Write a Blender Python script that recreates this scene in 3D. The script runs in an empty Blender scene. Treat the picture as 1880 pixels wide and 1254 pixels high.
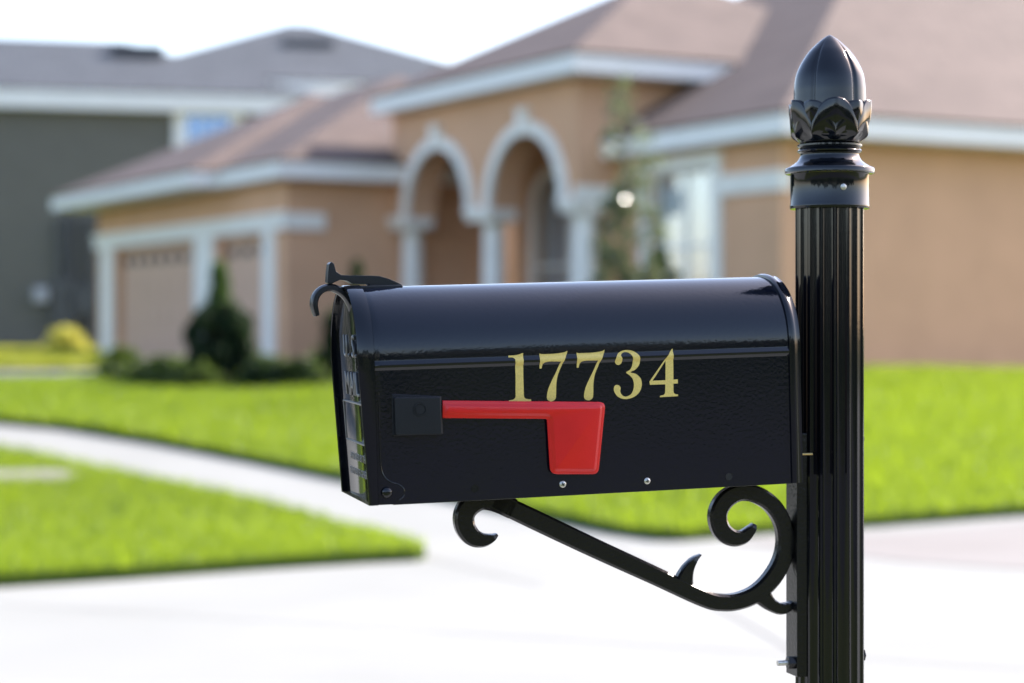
import bpy, bmesh, math, random
import numpy as np
from mathutils import Vector, Matrix, noise
from mathutils.geometry import tessellate_polygon

random.seed(7); RNG = np.random.default_rng(7)
sc = bpy.context.scene
COL = sc.collection
PI = math.pi
# ------------------------------------------------------------------ camera geometry
F, HZ, H = 3700.0, 605.0, 1.255           # focal length and horizon in photo pixels, eye height in metres
def ray(px, py): return Vector(((px-940)/F, 1.0, (HZ-py)/F))
CAM = Vector((0, 0, H))
def gz(y):                                  # height of the ground: the lots rise away from the street
    t = min(max((y-12.5)/11.0, 0), 1)
    return 0.73*t
def ground_at(px, py):
    r = ray(px, py); lo, hi = 3.0, 400.0
    for _ in range(60):
        m = (lo+hi)/2
        if H + r.z*m > gz(m): lo = m
        else: hi = m
    return (r.x*lo, lo)

# ------------------------------------------------------------------ materials
def mat(name, col, rough=0.6, metal=0.0, var=0.0, vscale=8.0, bump=0.0, bscale=60.0, spec=0.5, coat=0.0, col2=None,
        transl=None, detail=4.0, coat_rough=0.05):
    m = bpy.data.materials.new(name); m.use_nodes = True
    nt = m.node_tree; N = nt.nodes; L = nt.links
    b = N['Principled BSDF']; b.inputs['Base Color'].default_value = (*col, 1)
    b.inputs['Roughness'].default_value = rough; b.inputs['Metallic'].default_value = metal
    b.inputs['Specular IOR Level'].default_value = spec
    b.inputs['Coat Weight'].default_value = coat; b.inputs['Coat Roughness'].default_value = coat_rough
    tc = N.new('ShaderNodeTexCoord')
    if var > 0 or col2:
        n = N.new('ShaderNodeTexNoise'); n.inputs['Scale'].default_value = vscale; n.inputs['Detail'].default_value = detail
        L.new(tc.outputs['Object'], n.inputs['Vector'])
        cr = N.new('ShaderNodeValToRGB')
        c2 = col2 if col2 else tuple(min(1, c*(1+var)) for c in col)
        c1 = col if col2 else tuple(c*(1-var) for c in col)
        cr.color_ramp.elements[0].color = (*c1, 1); cr.color_ramp.elements[1].color = (*c2, 1)
        cr.color_ramp.elements[0].position = .32; cr.color_ramp.elements[1].position = .68
        L.new(n.outputs['Fac'], cr.inputs['Fac']); L.new(cr.outputs['Color'], b.inputs['Base Color'])
    if bump > 0:
        n2 = N.new('ShaderNodeTexNoise'); n2.inputs['Scale'].default_value = bscale; n2.inputs['Detail'].default_value = 2
        L.new(tc.outputs['Object'], n2.inputs['Vector'])
        bp = N.new('ShaderNodeBump'); bp.inputs['Strength'].default_value = bump; bp.inputs['Distance'].default_value = 0.001
        L.new(n2.outputs['Fac'], bp.inputs['Height']); L.new(bp.outputs['Normal'], b.inputs['Normal'])
    if transl:
        t = N.new('ShaderNodeBsdfTranslucent'); t.inputs['Color'].default_value = (*transl, 1)
        mx = N.new('ShaderNodeMixShader'); mx.inputs['Fac'].default_value = 0.5
        out = N['Material Output']
        L.new(b.outputs[0], mx.inputs[1]); L.new(t.outputs[0], mx.inputs[2]); L.new(mx.outputs[0], out.inputs['Surface'])
    return m

def shingle(name, c1, c2):
    m = mat(name, c1, 0.85, spec=0.3)
    nt = m.node_tree; N = nt.nodes; L = nt.links; b = N['Principled BSDF']
    tc = N.new('ShaderNodeTexCoord'); sp = N.new('ShaderNodeSeparateXYZ'); L.new(tc.outputs['Object'], sp.inputs[0])
    ad = N.new('ShaderNodeMath'); ad.operation = 'ADD'; L.new(sp.outputs['X'], ad.inputs[0]); L.new(sp.outputs['Y'], ad.inputs[1])
    mu = N.new('ShaderNodeMath'); mu.operation = 'MULTIPLY'; mu.inputs[1].default_value = 2.0; L.new(sp.outputs['Z'], mu.inputs[0])
    cb = N.new('ShaderNodeCombineXYZ'); L.new(ad.outputs[0], cb.inputs['X']); L.new(mu.outputs[0], cb.inputs['Y'])
    br = N.new('ShaderNodeTexBrick'); L.new(cb.outputs[0], br.inputs['Vector'])
    br.inputs['Color1'].default_value = (*c1, 1); br.inputs['Color2'].default_value = (*c2, 1)
    br.inputs['Mortar'].default_value = (*[x*.45 for x in c1], 1)
    br.inputs['Scale'].default_value = 1.0; br.inputs['Brick Width'].default_value = 0.34
    br.inputs['Row Height'].default_value = 0.15; br.inputs['Mortar Size'].default_value = 0.012
    no = N.new('ShaderNodeTexNoise'); no.inputs['Scale'].default_value = 1.3; no.inputs['Detail'].default_value = 6
    L.new(tc.outputs['Object'], no.inputs['Vector'])
    mr = N.new('ShaderNodeMapRange'); mr.inputs['To Min'].default_value = .75; mr.inputs['To Max'].default_value = 1.25
    L.new(no.outputs['Fac'], mr.inputs['Value'])
    mx = N.new('ShaderNodeVectorMath'); mx.operation = 'SCALE'
    L.new(br.outputs['Color'], mx.inputs[0]); L.new(mr.outputs[0], mx.inputs['Scale'])
    L.new(mx.outputs[0], b.inputs['Base Color'])
    return m

def glass_pane(name, fac, tint, refl=(1, 1, 1)):
    m = bpy.data.materials.new(name); m.use_nodes = True
    nt = m.node_tree; N = nt.nodes; L = nt.links
    N.remove(N['Principled BSDF'])
    t = N.new('ShaderNodeBsdfTransparent'); t.inputs['Color'].default_value = (*tint, 1)
    g = N.new('ShaderNodeBsdfGlossy'); g.inputs['Roughness'].default_value = 0.02; g.inputs['Color'].default_value = (*refl, 1)
    mx = N.new('ShaderNodeMixShader'); mx.inputs['Fac'].default_value = fac
    L.new(t.outputs[0], mx.inputs[1]); L.new(g.outputs[0], mx.inputs[2]); L.new(mx.outputs[0], N['Material Output'].inputs['Surface'])
    return m

M = {}
M['gloss'] = mat('gloss_black_paint', (.003, .0038, .0066), 0.08, bump=.03, bscale=120, spec=.5)
M['box'] = mat('orange_peel_black_paint', (.0026, .0038, .0085), 0.12, bump=.12, bscale=260, spec=.52)
nt = M['box'].node_tree; nz = nt.nodes.new('ShaderNodeTexNoise'); nz.inputs['Scale'].default_value = 14; nz.inputs['Detail'].default_value = 9
mr = nt.nodes.new('ShaderNodeMapRange'); mr.inputs['From Min'].default_value = .3; mr.inputs['From Max'].default_value = .7
mr.inputs['To Min'].default_value = .045; mr.inputs['To Max'].default_value = .12
tc = nt.nodes.new('ShaderNodeTexCoord'); nt.links.new(tc.outputs['Object'], nz.inputs['Vector'])
nt.links.new(nz.outputs['Fac'], mr.inputs['Value']); nt.links.new(mr.outputs[0], nt.nodes['Principled BSDF'].inputs['Roughness'])
M['letter'] = mat('lettering_paint_with_painted_sheen', (.085, .085, .083), 0.34, spec=.7)  # lighter than the box paint: sheen on the raised letters painted into the colour
M['cast'] = mat('cast_black_paint', (.006, .006, .0065), 0.24, bump=.35, bscale=260, spec=.35)
M['plastic'] = mat('black_plastic', (.007, .008, .011), 0.42, bump=.2, bscale=900, spec=.3)
M['latch'] = mat('latch_plastic', (.007, .008, .011), 0.33, bump=.2, bscale=700, spec=.35)
M['red'] = mat('red_paint', (.62, .010, .012), 0.26, bump=.15, bscale=380, spec=.5, var=.04, vscale=30)
M['gold'] = mat('gold_vinyl', (.66, .50, .14), 0.5, var=.12, vscale=900, spec=.35)
M['zinc'] = mat('zinc_screw', (.55, .53, .48), 0.35, metal=.8, var=.2, vscale=400)
M['dark'] = mat('dark_slot', (.004, .004, .004), .6)
M['brass'] = mat('brass_pin', (.55, .40, .16), .3, metal=.9)
M['stucco'] = mat('peach_stucco', (.66, .39, .235), .9, var=.05, vscale=1.6, bump=.4, bscale=60, spec=.2)
M['door_tan'] = mat('tan_garage_door', (.62, .41, .29), .6, var=.03, vscale=3, spec=.3)
M['trim'] = mat('white_stucco_trim', (.86, .82, .74), .7, var=.03, vscale=4, spec=.3)
M['fascia'] = mat('white_fascia', (.86, .84, .79), .5, var=.03, vscale=3)
M['roof'] = shingle('mauve_brown_shingles', (.16, .12, .104), (.125, .094, .082))
M['groof'] = shingle('grey_shingles', (.088, .10, .115), (.07, .08, .094))
M['siding'] = mat('grey_green_siding', (.165, .158, .132), .8, var=.04, vscale=2, spec=.25)
M['siding_dark'] = mat('dark_grey_metal', (.07, .072, .07), .5)
M['meter'] = mat('pale_meter_box', (.42, .43, .45), .4, metal=.3)
M['pane'] = glass_pane('window_glass', .30, (.85, .92, .95))
M['pane_blue'] = glass_pane('blue_window_glass', .38, (.2, .25, .35), (.42, .62, 1))
M['blind'] = mat('white_blinds', (.72, .73, .74), .6)
M['room'] = mat('dark_room', (.05, .05, .055), .9)
M['wood'] = mat('brown_door', (.10, .05, .03), .5)
M['vent'] = mat('dark_roof_vent', (.06, .06, .065), .6)
M['bark'] = mat('grey_bark', (.16, .12, .085), .9, var=.2, vscale=20)
M['leaf'] = mat('glossy_tree_leaf', (.12, .14, .085), .12, var=.3, vscale=3, spec=1.0, transl=(.16, .20, .08))
M['conif'] = mat('conifer_foliage', (.022, .048, .018), .6, var=.35, vscale=5, transl=(.03, .06, .015))
M['coniftop'] = mat('young_conifer_foliage', (.055, .10, .03), .5, var=.3, vscale=5, transl=(.10, .18, .03))
M['hedge'] = mat('low_shrub_leaf', (.028, .052, .018), .5, var=.35, vscale=4, transl=(.04, .08, .02))
M['hedge2'] = mat('pale_tipped_leaf', (.07, .10, .03), .4, var=.35, vscale=4, transl=(.12, .18, .03))
M['asphalt'] = mat('dark_asphalt', (.045, .045, .047), .85, var=.2, vscale=6, bump=.5, bscale=200)
M['yellow'] = mat('yellow_green_leaf', (.55, .53, .12), .5, var=.2, vscale=4, transl=(.7, .68, .15))
M['blade'] = mat('grass_blade', (.060, .125, .010), .45, col2=(.19, .265, .022), vscale=2.2, transl=(.34, .47, .02), detail=6)
M['blade_sunlit'] = mat('grass_blade_painted_sunlit', (.34, .36, .04), .5, col2=(.42, .42, .06), vscale=.8, transl=(.6, .62, .06))  # yellower copy of the grass colour, sunlight on the far lawn painted in
M['turf'] = mat('turf_soil', (.040, .070, .010), .95, col2=(.06, .09, .012), vscale=3, spec=.1)
M['soil'] = mat('mulch', (.045, .03, .02), .95, var=.3, vscale=30, spec=.1)
M['meadow'] = mat('ground_cover', (.07, .09, .025), .95, col2=(.11, .12, .04), vscale=.6, spec=.1)

def concrete(name, c1, c2, joint=None):
    m = mat(name, c1, .88, col2=c2, vscale=.8, bump=.5, bscale=80, spec=.25, detail=8)
    return m
M['conc'] = concrete('pale_concrete', (.262, .268, .252), (.292, .298, .282))
M['joint'] = mat('concrete_joint', (.235, .232, .228), .95)
M['pink'] = concrete('pinkish_gutter_concrete', (.215, .20, .19), (.25, .238, .228))
M['paver'] = mat('violet_grey_pavers', (.12, .11, .13), .85, var=.25, vscale=12)

# ------------------------------------------------------------------ mesh builder
def link(o, parent=None):
    COL.objects.link(o)
    if parent is not None: o.parent = parent
    return o
def tag(o, label=None, cat=None, group=None, kind=None):
    if label: o['label'] = label
    if cat: o['category'] = cat
    if group: o['group'] = group
    if kind: o['kind'] = kind
    return o
def empty(name, loc, label, cat, group=None, mw=None):
    o = bpy.data.objects.new(name, None); o.empty_display_size = .1
    if mw is not None: o.matrix_world = mw
    else: o.location = loc
    COL.objects.link(o); tag(o, label, cat, group)
    return o

class MB:
    def __init__(s): s.v = []; s.f = []
    def add(s, vs, fs):
        n = len(s.v); s.v += [tuple(p) for p in vs]; s.f += [tuple(i+n for i in f) for f in fs]
    def box(s, lo, hi, T=None):
        vs = [Vector((x, y, z)) for z in (lo[2], hi[2]) for y in (lo[1], hi[1]) for x in (lo[0], hi[0])]
        if T: vs = [T(p) for p in vs]
        s.add(vs, [(0, 2, 3, 1), (4, 5, 7, 6), (0, 1, 5, 4), (2, 6, 7, 3), (0, 4, 6, 2), (1, 3, 7, 5)])
    def prism(s, poly, off, holes=None):
        """poly: list of Vector (3D, planar); off: extrusion Vector"""
        loops = [poly] + (holes or [])
        allp = [p for lp in loops for p in lp]
        tri = tessellate_polygon(loops)
        n = len(allp)
        vs = allp + [p+off for p in allp]
        fs = [tuple(t) for t in tri] + [tuple(i+n for i in reversed(t)) for t in tri]
        k = 0
        for lp in loops:
            m = len(lp)
            for i in range(m): fs.append((k+i, k+(i+1) % m, n+k+(i+1) % m, n+k+i))
            k += m
        s.add(vs, fs)
    def tube(s, pts, rad, n=10, squash=None):
        pts = [Vector(p) for p in pts]
        R = rad if isinstance(rad, (list, tuple)) else [rad]*len(pts)
        vs = []; up = Vector((0, 0, 1))
        for i, p in enumerate(pts):
            d = (pts[min(i+1, len(pts)-1)]-pts[max(i-1, 0)]).normalized()
            a = d.cross(up)
            if a.length < .05: a = d.cross(Vector((1, 0, 0)))
            a.normalize(); b = d.cross(a).normalized()
            for k in range(n):
                t = 2*PI*k/n; vs.append(p + (a*math.cos(t)+b*math.sin(t))*R[i])
        fs = [(i*n+k, i*n+(k+1) % n, (i+1)*n+(k+1) % n, (i+1)*n+k) for i in range(len(pts)-1) for k in range(n)]
        fs += [tuple(range(n))[::-1], tuple(range((len(pts)-1)*n, len(pts)*n))]
        s.add(vs, fs)
    def lathe(s, prof, n=64, c=(0, 0, 0), rf=None):
        """prof: list of (r, z); rf(theta, i) -> radius factor"""
        vs = []
        for i, (r, z) in enumerate(prof):
            for k in range(n):
                t = 2*PI*k/n; q = r*(rf(t, i) if rf else 1)
                vs.append((c[0]+q*math.cos(t), c[1]+q*math.sin(t), c[2]+z))
        m = len(prof)
        fs = [(i*n+k, i*n+(k+1) % n, (i+1)*n+(k+1) % n, (i+1)*n+k) for i in range(m-1) for k in range(n)]
        fs += [tuple(range(n))[::-1], tuple(range((m-1)*n, m*n))]
        s.add(vs, fs)
    def build(s, name, m, parent=None, smooth=False, bevel=0.0, seg=2, origin=None, angle=40, recalc=True):
        me = bpy.data.meshes.new(name)
        o_ = Vector(origin) if origin is not None else Vector((0, 0, 0))
        me.from_pydata([tuple(Vector(p)-o_) for p in s.v], [], s.f)
        bm = bmesh.new(); bm.from_mesh(me)
        if recalc:
            bmesh.ops.remove_doubles(bm, verts=bm.verts, dist=1e-6)
            bmesh.ops.recalc_face_normals(bm, faces=bm.faces)
        if smooth:
            for f in bm.faces: f.smooth = True
            lim = math.radians(angle)
            for e in bm.edges:
                if len(e.link_faces) == 2 and e.calc_face_angle(0) > lim: e.smooth = False
        bm.to_mesh(me); bm.free()
        me.materials.append(m)
        ob = bpy.data.objects.new(name, me); link(ob, parent)
        if parent is None: ob.location = o_
        if bevel > 0:
            md = ob.modifiers.new('bevel', 'BEVEL'); md.width = bevel; md.segments = seg; md.limit_method = 'ANGLE'
            md.angle_limit = math.radians(35); md.harden_normals = False
            for p in me.polygons: p.use_smooth = True
            md2 = ob.modifiers.new('wn', 'WEIGHTED_NORMAL'); md2.keep_sharp = True
        return ob

def catmull(pts, sub=5, closed=False):
    P = [Vector(p) for p in pts]; n = len(P); out = []
    rng = range(n) if closed else range(n-1)
    for i in rng:
        if closed: a, b, c, d = P[(i-1) % n], P[i], P[(i+1) % n], P[(i+2) % n]
        else: a, b, c, d = P[max(i-1, 0)], P[i], P[i+1], P[min(i+2, n-1)]
        for k in range(sub):
            t = k/sub
            out.append(.5*((2*b)+(c-a)*t+(2*a-5*b+4*c-d)*t*t+(3*b-a-3*c+d)*t**3))
    if not closed: out.append(P[-1])
    return out

# ================================================================== MAILBOX
AL, TILT = math.radians(15), math.radians(1.75)
W_, L_, HW = .165, .488, .152       # width, length, height of the straight side
HT = .2335                           # crown height
D0 = 2.15
P0 = CAM + ray(688, 928)*D0
eu = Vector((math.cos(AL)*math.cos(TILT), math.sin(AL)*math.cos(TILT), math.sin(TILT)))
ev = Vector((-math.sin(AL), math.cos(AL), 0))
ew = eu.cross(ev).normalized()
ROLL = math.radians(0.8)
ev, ew = ev*math.cos(ROLL)+ew*math.sin(ROLL), ew*math.cos(ROLL)-ev*math.sin(ROLL)
MBOX = Matrix(((eu.x, ev.x, ew.x, P0.x), (eu.y, ev.y, ew.y, P0.y), (eu.z, ev.z, ew.z, P0.z), (0, 0, 0, 1)))
MINV = MBOX.inverted()
def box_v(px, py, v):                # photo point -> mailbox coordinates on the plane v = const
    o = MINV @ CAM; d = MINV.to_3x3() @ ray(px, py)
    return o + d*((v-o.y)/d.y)

mailbox = empty('mailbox', None, 'glossy black metal mailbox with red flag and gold house numbers, mounted beside the fluted post', 'mailbox', mw=MBOX)

BEAD = [(-.0085, 0), (-.0072, .0008), (-.0058, .0018), (-.0042, .0024), (-.0026, .0024), (-.001, .0015), (.0005, .0005), (.0012, .0001), (.0022, 0)]
VZ = .004
def arch_profile(off=0.0, n=64, w0=0.0, bead=True):
    """(v, w) outline from near bottom over the crown to far bottom, grown by off"""
    pts = [(-off, w0-off*0), (-off, HW*.5), (-off, HW-.012)]
    if bead: pts += [(-off-x, HW+y) for y, x in BEAD]
    for k in range(n+1):
        t = PI*k/n
        pts.append((W_/2-(W_/2+off)*math.cos(t), HW+VZ+(HT-HW-VZ+off)*math.sin(t)**.94))
    if bead: pts += [(W_+off+x, HW+y) for y, x in BEAD[::-1]]
    pts += [(W_+off, HW-.010), (W_+off, HW*.5), (W_+off, w0)]
    return pts
def surf_v(w):
    if w <= HW+VZ: return 0.0
    s = min(1, ((w-HW-VZ)/(HT-HW-VZ)))**(1/.94)
    return W_/2-W_/2*math.sqrt(max(0, 1-s*s))
def sweep_shell(mb, stations, closed_ends=(True, True), **kw):
    """stations: list of (u, off)"""
    n0 = len(arch_profile(0, **kw)); vs = []
    for (u, off) in stations:
        vs += [(u, v, w) for v, w in arch_profile(off, **kw)]
    fs = []
    for i in range(len(stations)-1):
        for k in range(n0):
            k2 = (k+1) % n0
            fs.append((i*n0+k, i*n0+k2, (i+1)*n0+k2, (i+1)*n0+k))
    if closed_ends[0]: fs.append(tuple(range(n0))[::-1])
    if closed_ends[1]: fs.append(tuple(range((len(stations)-1)*n0, len(stations)*n0)))
    mb.add(vs, fs)

mb = MB()
sweep_shell(mb, [(.004, -.0012), (.0045, -.001), (.012, -.0006), (.02, 0), (.1, 0.0), (.2, 0), (.3, .0), (.4, 0), (L_-.008, 0)])
body = mb.build('body', M['box'], mailbox, smooth=True, angle=28)
# rear cap with its rolled bead
mb = MB()
sweep_shell(mb, [(L_-.010, .0005), (L_-.0095, .0025), (L_-.007, .0034), (L_-.004, .0034), (L_-.0015, .0024), (L_, .0015), (L_+.004, .0012)], bead=False)
mb.build('rear_cap', M['gloss'], mailbox, smooth=True, angle=35)

# door: a pan whose rim stands forward of its face
mb = MB()
outer = arch_profile(.0022, bead=False); inner = arch_profile(-.0012, bead=False)
n0 = len(outer)
st = [(.0035, outer), (-.0045, outer), (-.0060, arch_profile(.0012, bead=False)), (-.0060, arch_profile(-.0002, bead=False)),
      (-.0050, inner), (.0008, inner), (.0016, arch_profile(-.0035, bead=False))]
vs = [(u, v, w) for u, pr in st for v, w in pr]; fs = []
for i in range(len(st)-1):
    for k in range(n0-1): fs.append((i*n0+k, i*n0+k+1, (i+1)*n0+k+1, (i+1)*n0+k))
fs.append(tuple(range((len(st)-1)*n0, len(st)*n0)))
fs.append(tuple(range(n0))[::-1])
for i in range(len(st)-1): fs.append((i*n0, (i+1)*n0, (i+1)*n0+n0-1, i*n0+n0-1))
mb.add(vs, fs)
def lean(o):
    for v in o.data.vertices:
        if v.co.x < .0030: v.co.x -= .0085*min(1, max(0, v.co.z)/.155)
door = mb.build('door', M['gloss'], mailbox, smooth=True, angle=35, recalc=True)
lean(door)
# embossed rectangle on the door
mb = MB()
fw0, fw1, fv0, fv1 = .062, .106, .022, .143
loop = [(.0014, fv0, fw0), (.0014, fv1, fw0), (.0014, fv1, fw1), (.0014, fv0, fw1)]
for i in range(4):
    mb.tube([loop[i], loop[(i+1) % 4]], .0013, 8)
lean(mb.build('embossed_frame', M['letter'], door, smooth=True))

def text_mesh(name, body_, size, sx, centre_v, base_w, parent, m, ext=.0, bev=.0016, spacing=1.0, off=.0016):
    cu = bpy.data.curves.new(name+'_c', 'FONT'); cu.body = body_; cu.size = size; cu.align_x = 'CENTER'
    cu.extrude = ext; cu.bevel_depth = bev; cu.bevel_resolution = 2; cu.offset = -off; cu.space_character = spacing; cu.resolution_u = 3
    to = bpy.data.objects.new(name+'_c', cu); COL.objects.link(to)
    bpy.context.view_layer.update()
    dg = bpy.context.evaluated_depsgraph_get()
    me = bpy.data.meshes.new_from_object(to.evaluated_get(dg))
    bpy.data.objects.remove(to); bpy.data.curves.remove(cu)
    for v in me.vertices:
        x, y, z = v.co
        v.co = (.0016-z-ext, centre_v-x*sx, base_w+y)
    me.flip_normals()
    me.name = name; me.materials.clear(); me.materials.append(m)
    o = bpy.data.objects.new(name, me); link(o, parent); lean(o); return o
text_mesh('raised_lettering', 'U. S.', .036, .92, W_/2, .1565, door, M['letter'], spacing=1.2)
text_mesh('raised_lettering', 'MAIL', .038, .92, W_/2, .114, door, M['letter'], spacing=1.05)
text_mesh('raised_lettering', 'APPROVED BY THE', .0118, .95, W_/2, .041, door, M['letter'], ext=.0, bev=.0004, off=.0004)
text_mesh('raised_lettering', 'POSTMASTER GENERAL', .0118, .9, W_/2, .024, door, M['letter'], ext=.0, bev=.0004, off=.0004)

# generic flat bar with chamfered cross-section following a traced centreline, in the u-w plane
def bar(mb, pts, v0, v1, ch=.25, sub=6, M2=None, taper_v=True):
    """pts: (px, py, halfwidth_px); mapped on the plane v=(v0+v1)/2"""
    vm = (v0+v1)/2; hv = (v1-v0)/2
    sp = catmull([Vector((a, b, c)) for a, b, c in pts], sub)
    loc = []
    for q in sp:
        p = box_v(q.x, q.y, vm); r = box_v(q.x+1, q.y, vm)
        loc.append((Vector((p.x, p.z)), max(q.z, .6)*abs(r.x-p.x)))
    n = len(loc); vs = []; K = 8
    for i, (p, hw) in enumerate(loc):
        d = (loc[min(i+1, n-1)][0]-loc[max(i-1, 0)][0]).normalized()
        nn = Vector((-d.y, d.x))
        c = ch*hw; hv_ = hv*(min(1, hw/.006+.35) if taper_v else 1); cv = hv_*.45
        for (s, t) in ((-1, -(1-cv/hv_)), (-1+c/hw, -1), (1-c/hw, -1), (1, -(1-cv/hv_)), (1, 1-cv/hv_), (1-c/hw, 1), (-1+c/hw, 1), (-1, 1-cv/hv_)):
            q = p+nn*hw*s; vs.append((q.x, vm+hv_*t, q.y))
    fs = [(i*K+k, i*K+(k+1) % K, (i+1)*K+(k+1) % K, (i+1)*K+k) for i in range(n-1) for k in range(K)]
    fs += [tuple(range(K))[::-1], tuple(range((n-1)*K, n*K))]
    if M2 is not None: vs = [M2 @ Vector(p) for p in vs]
    mb.add(vs, fs)

mb = MB()
bar(mb, [(657, 640, 2.5), (655, 622, 4.5), (651, 590, 6.5), (645, 562, 7), (632, 541, 7), (612, 529, 7), (594, 530, 6.5), (581, 541, 6.5), (576, 558, 6.5), (581, 580, 5)], .074, .091, ch=.45)
mb.build('door_handle', M['latch'], door, smooth=True, angle=50)
# latch that clips over the handle
lat = [(737, 529), (734, 522), (712, 512), (694, 507), (676, 506), (640, 506), (624, 505), (615, 499), (612, 488), (611, 484), (606, 481), (602, 485), (600, 500),
       (599, 519), (606, 522), (611, 519), (622, 514), (634, 515), (645, 521), (674, 522), (681, 529), (700, 531), (730, 531)]
mb = MB(); pol = [box_v(x, y, W_/2) for x, y in lat]
for p in pol: p.y = W_/2-.0085
mb.prism(pol, Vector((0, .017, 0)))
mb.build('latch', M['latch'], mailbox, bevel=.0014, seg=2)
mb = MB()
bp = box_v(706, 531, W_/2)
mb.box((bp.x-.03, W_/2-.014, HT-.003), (bp.x+.018, W_/2+.014, HT+.0012))
mb.build('latch_plate', M['latch'], mailbox, bevel=.001)

# numbers, cut from vinyl and lying on the side of the box
Z3 = lambda q: (700+q[0]/3.357, 620+q[1]/3.357)
def glyph(mb, outer, hole=None, dx=0, dy=0):
    def mp(q):
        p = box_v(*Z3((q[0]+dx, q[1]+dy)), 0); return Vector((p.x, 0, p.z))
    lo = [mp(q) for q in outer]; loops = [lo]+([[mp(q) for q in hole]] if hole else [])
    allp = [p for lp in loops for p in lp]; tri = tessellate_polygon(loops)
    me = bmesh.new(); vv = [me.verts.new(p) for p in allp]
    for t in tri:
        try: me.faces.new([vv[i] for i in t])
        except ValueError: pass
    # cut at the height where the wall turns into the vault, so that the vinyl can follow it
    for h in tuple(HW+y for y, x in BEAD)+( HW+.002, HW+.006, HW+.010, HW+.015):
        bmesh.ops.bisect_plane(me, geom=me.verts[:]+me.edges[:]+me.faces[:], plane_co=(0, 0, h), plane_no=(0, 0, 1))
    me.verts.index_update(); vs = []
    for v in me.verts:
        w = v.co.z
        sv = surf_v(w)
        if HW-.0085 < w < HW+.0022:
            for (y0_, x0_), (y1_, x1_) in zip(BEAD, BEAD[1:]):
                if y0_ <= w-HW <= y1_: sv = -(x0_+(x1_-x0_)*(w-HW-y0_)/(y1_-y0_))
        vs.append((v.co.x, sv-.0005, w))
    mb.add(vs, [tuple(v.index for v in f.verts) for f in me.faces]); me.free()
def smooth_poly(segs):
    out = []
    for pts, curved in segs:
        out += [(q.x, q.y) for q in (catmull([Vector((a, b, 0)) for a, b in pts], 4) if curved else [Vector((a, b, 0)) for a, b in pts])]
    r = []
    for q in out:
        if not r or (abs(q[0]-r[-1][0])+abs(q[1]-r[-1][1])) > .4: r.append(q)
    return r
one = smooth_poly([([(783, 110), (812, 109), (840, 105), (873, 94)], True), ([(875, 250), (878, 350)], False), ([(880, 366), (892, 377), (923, 380)], True),
                   ([(924, 391), (786, 393), (786, 387)], False), ([(812, 382), (825, 370), (827, 350)], True), ([(827, 250), (824, 150)], False), ([(821, 130), (808, 122), (783, 122)], True)])
seven = smooth_poly([([(974, 97), (985, 101)], False), ([(1000, 101), (1060, 99), (1110, 93), (1131, 88), (1146, 80)], True), ([(1144, 96), (1105, 185), (1086, 236), (1078, 290), (1077, 345), (1073, 376), (1055, 391), (1035, 390), (1021, 377), (1021, 350), (1030, 312), (1050, 265), (1076, 212), (1104, 146)], True),
                     ([(1040, 146), (1008, 151), (993, 165), (987, 190)], True), ([(975, 191)], False)])
three = smooth_poly([([(1439, 137), (1453, 103), (1478, 83), (1510, 76), (1550, 82), (1580, 102), (1593, 134), (1588, 168), (1564, 197), (1535, 213), (1570, 224), (1597, 250), (1605, 285), (1596, 325), (1570, 356), (1530, 375),
                       (1490, 377), (1455, 361), (1435, 332), (1433, 307), (1444, 292), (1462, 293), (1474, 308), (1472, 330), (1482, 352), (1505, 363), (1535, 351), (1552, 322), (1556, 285), (1548, 253), (1530, 232), (1509, 218)], True),
                     ([(1509, 211), (1532, 197), (1546, 168), (1548, 132), (1538, 105), (1515, 90), (1490, 91), (1474, 108), (1482, 130), (1480, 154), (1464, 168), (1447, 163), (1439, 150)], True)])
four = [(1795, 68), (1799, 160), (1800, 258), (1827, 256), (1827, 282), (1800, 283), (1800, 325), (1802, 340), (1810, 347), (1828, 350), (1828, 360), (1716, 367), (1717, 358), (1738, 353), (1747, 345), (1749, 330), (1750, 287), (1655, 290), (1652, 270), (1720, 172), (1790, 69)]
nums = MB()
for (o_, h_, dx, dy) in ((one, None, 0, 0), (seven, None, 0, 0), (seven, None, 229, -6), (three, None, 0, 0), (four, [(1751, 142), (1751, 262), (1671, 265)], 0, 0)):
    nb = MB(); glyph(nb, o_, h_, dx, dy)
    nb.build('number', M['gold'], mailbox, recalc=True)

# flag: hinge block, red arm and blade
def roundbox_v(mb, c, v0, v1):
    pol = [Vector((p.x, v0, p.z)) for p in (box_v(x, y, v0) for x, y in c)]
    mb.prism(pol, Vector((0, v1-v0, 0)))
mb = MB(); roundbox_v(mb, [(719, 723), (811, 727), (814, 797), (721, 801)], -.0015, .001)
hp = mb.build('flag_hinge', M['plastic'], mailbox, bevel=.0015)
mb = MB(); roundbox_v(mb, [(724, 729), (810, 728.5), (812.5, 798), (727, 800)], -.0095, -.0012)
mb.build('hinge_block', M['plastic'], hp, bevel=.0016, seg=3)
c = box_v(771, 752, -.0095)
mb = MB()
vs = []; n = 28
def disc(mb, c, r0, v_out, v_in, n=28, ax='v'):
    vs = [(c.x+r0*math.cos(2*PI*k/n), vv, c.z+r0*math.sin(2*PI*k/n)) for vv in (v_in, v_out) for k in range(n)]
    mb.add(vs, [(k, (k+1) % n, n+(k+1) % n, n+k) for k in range(n)]+[tuple(range(n)), tuple(range(n, 2*n))])
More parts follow.
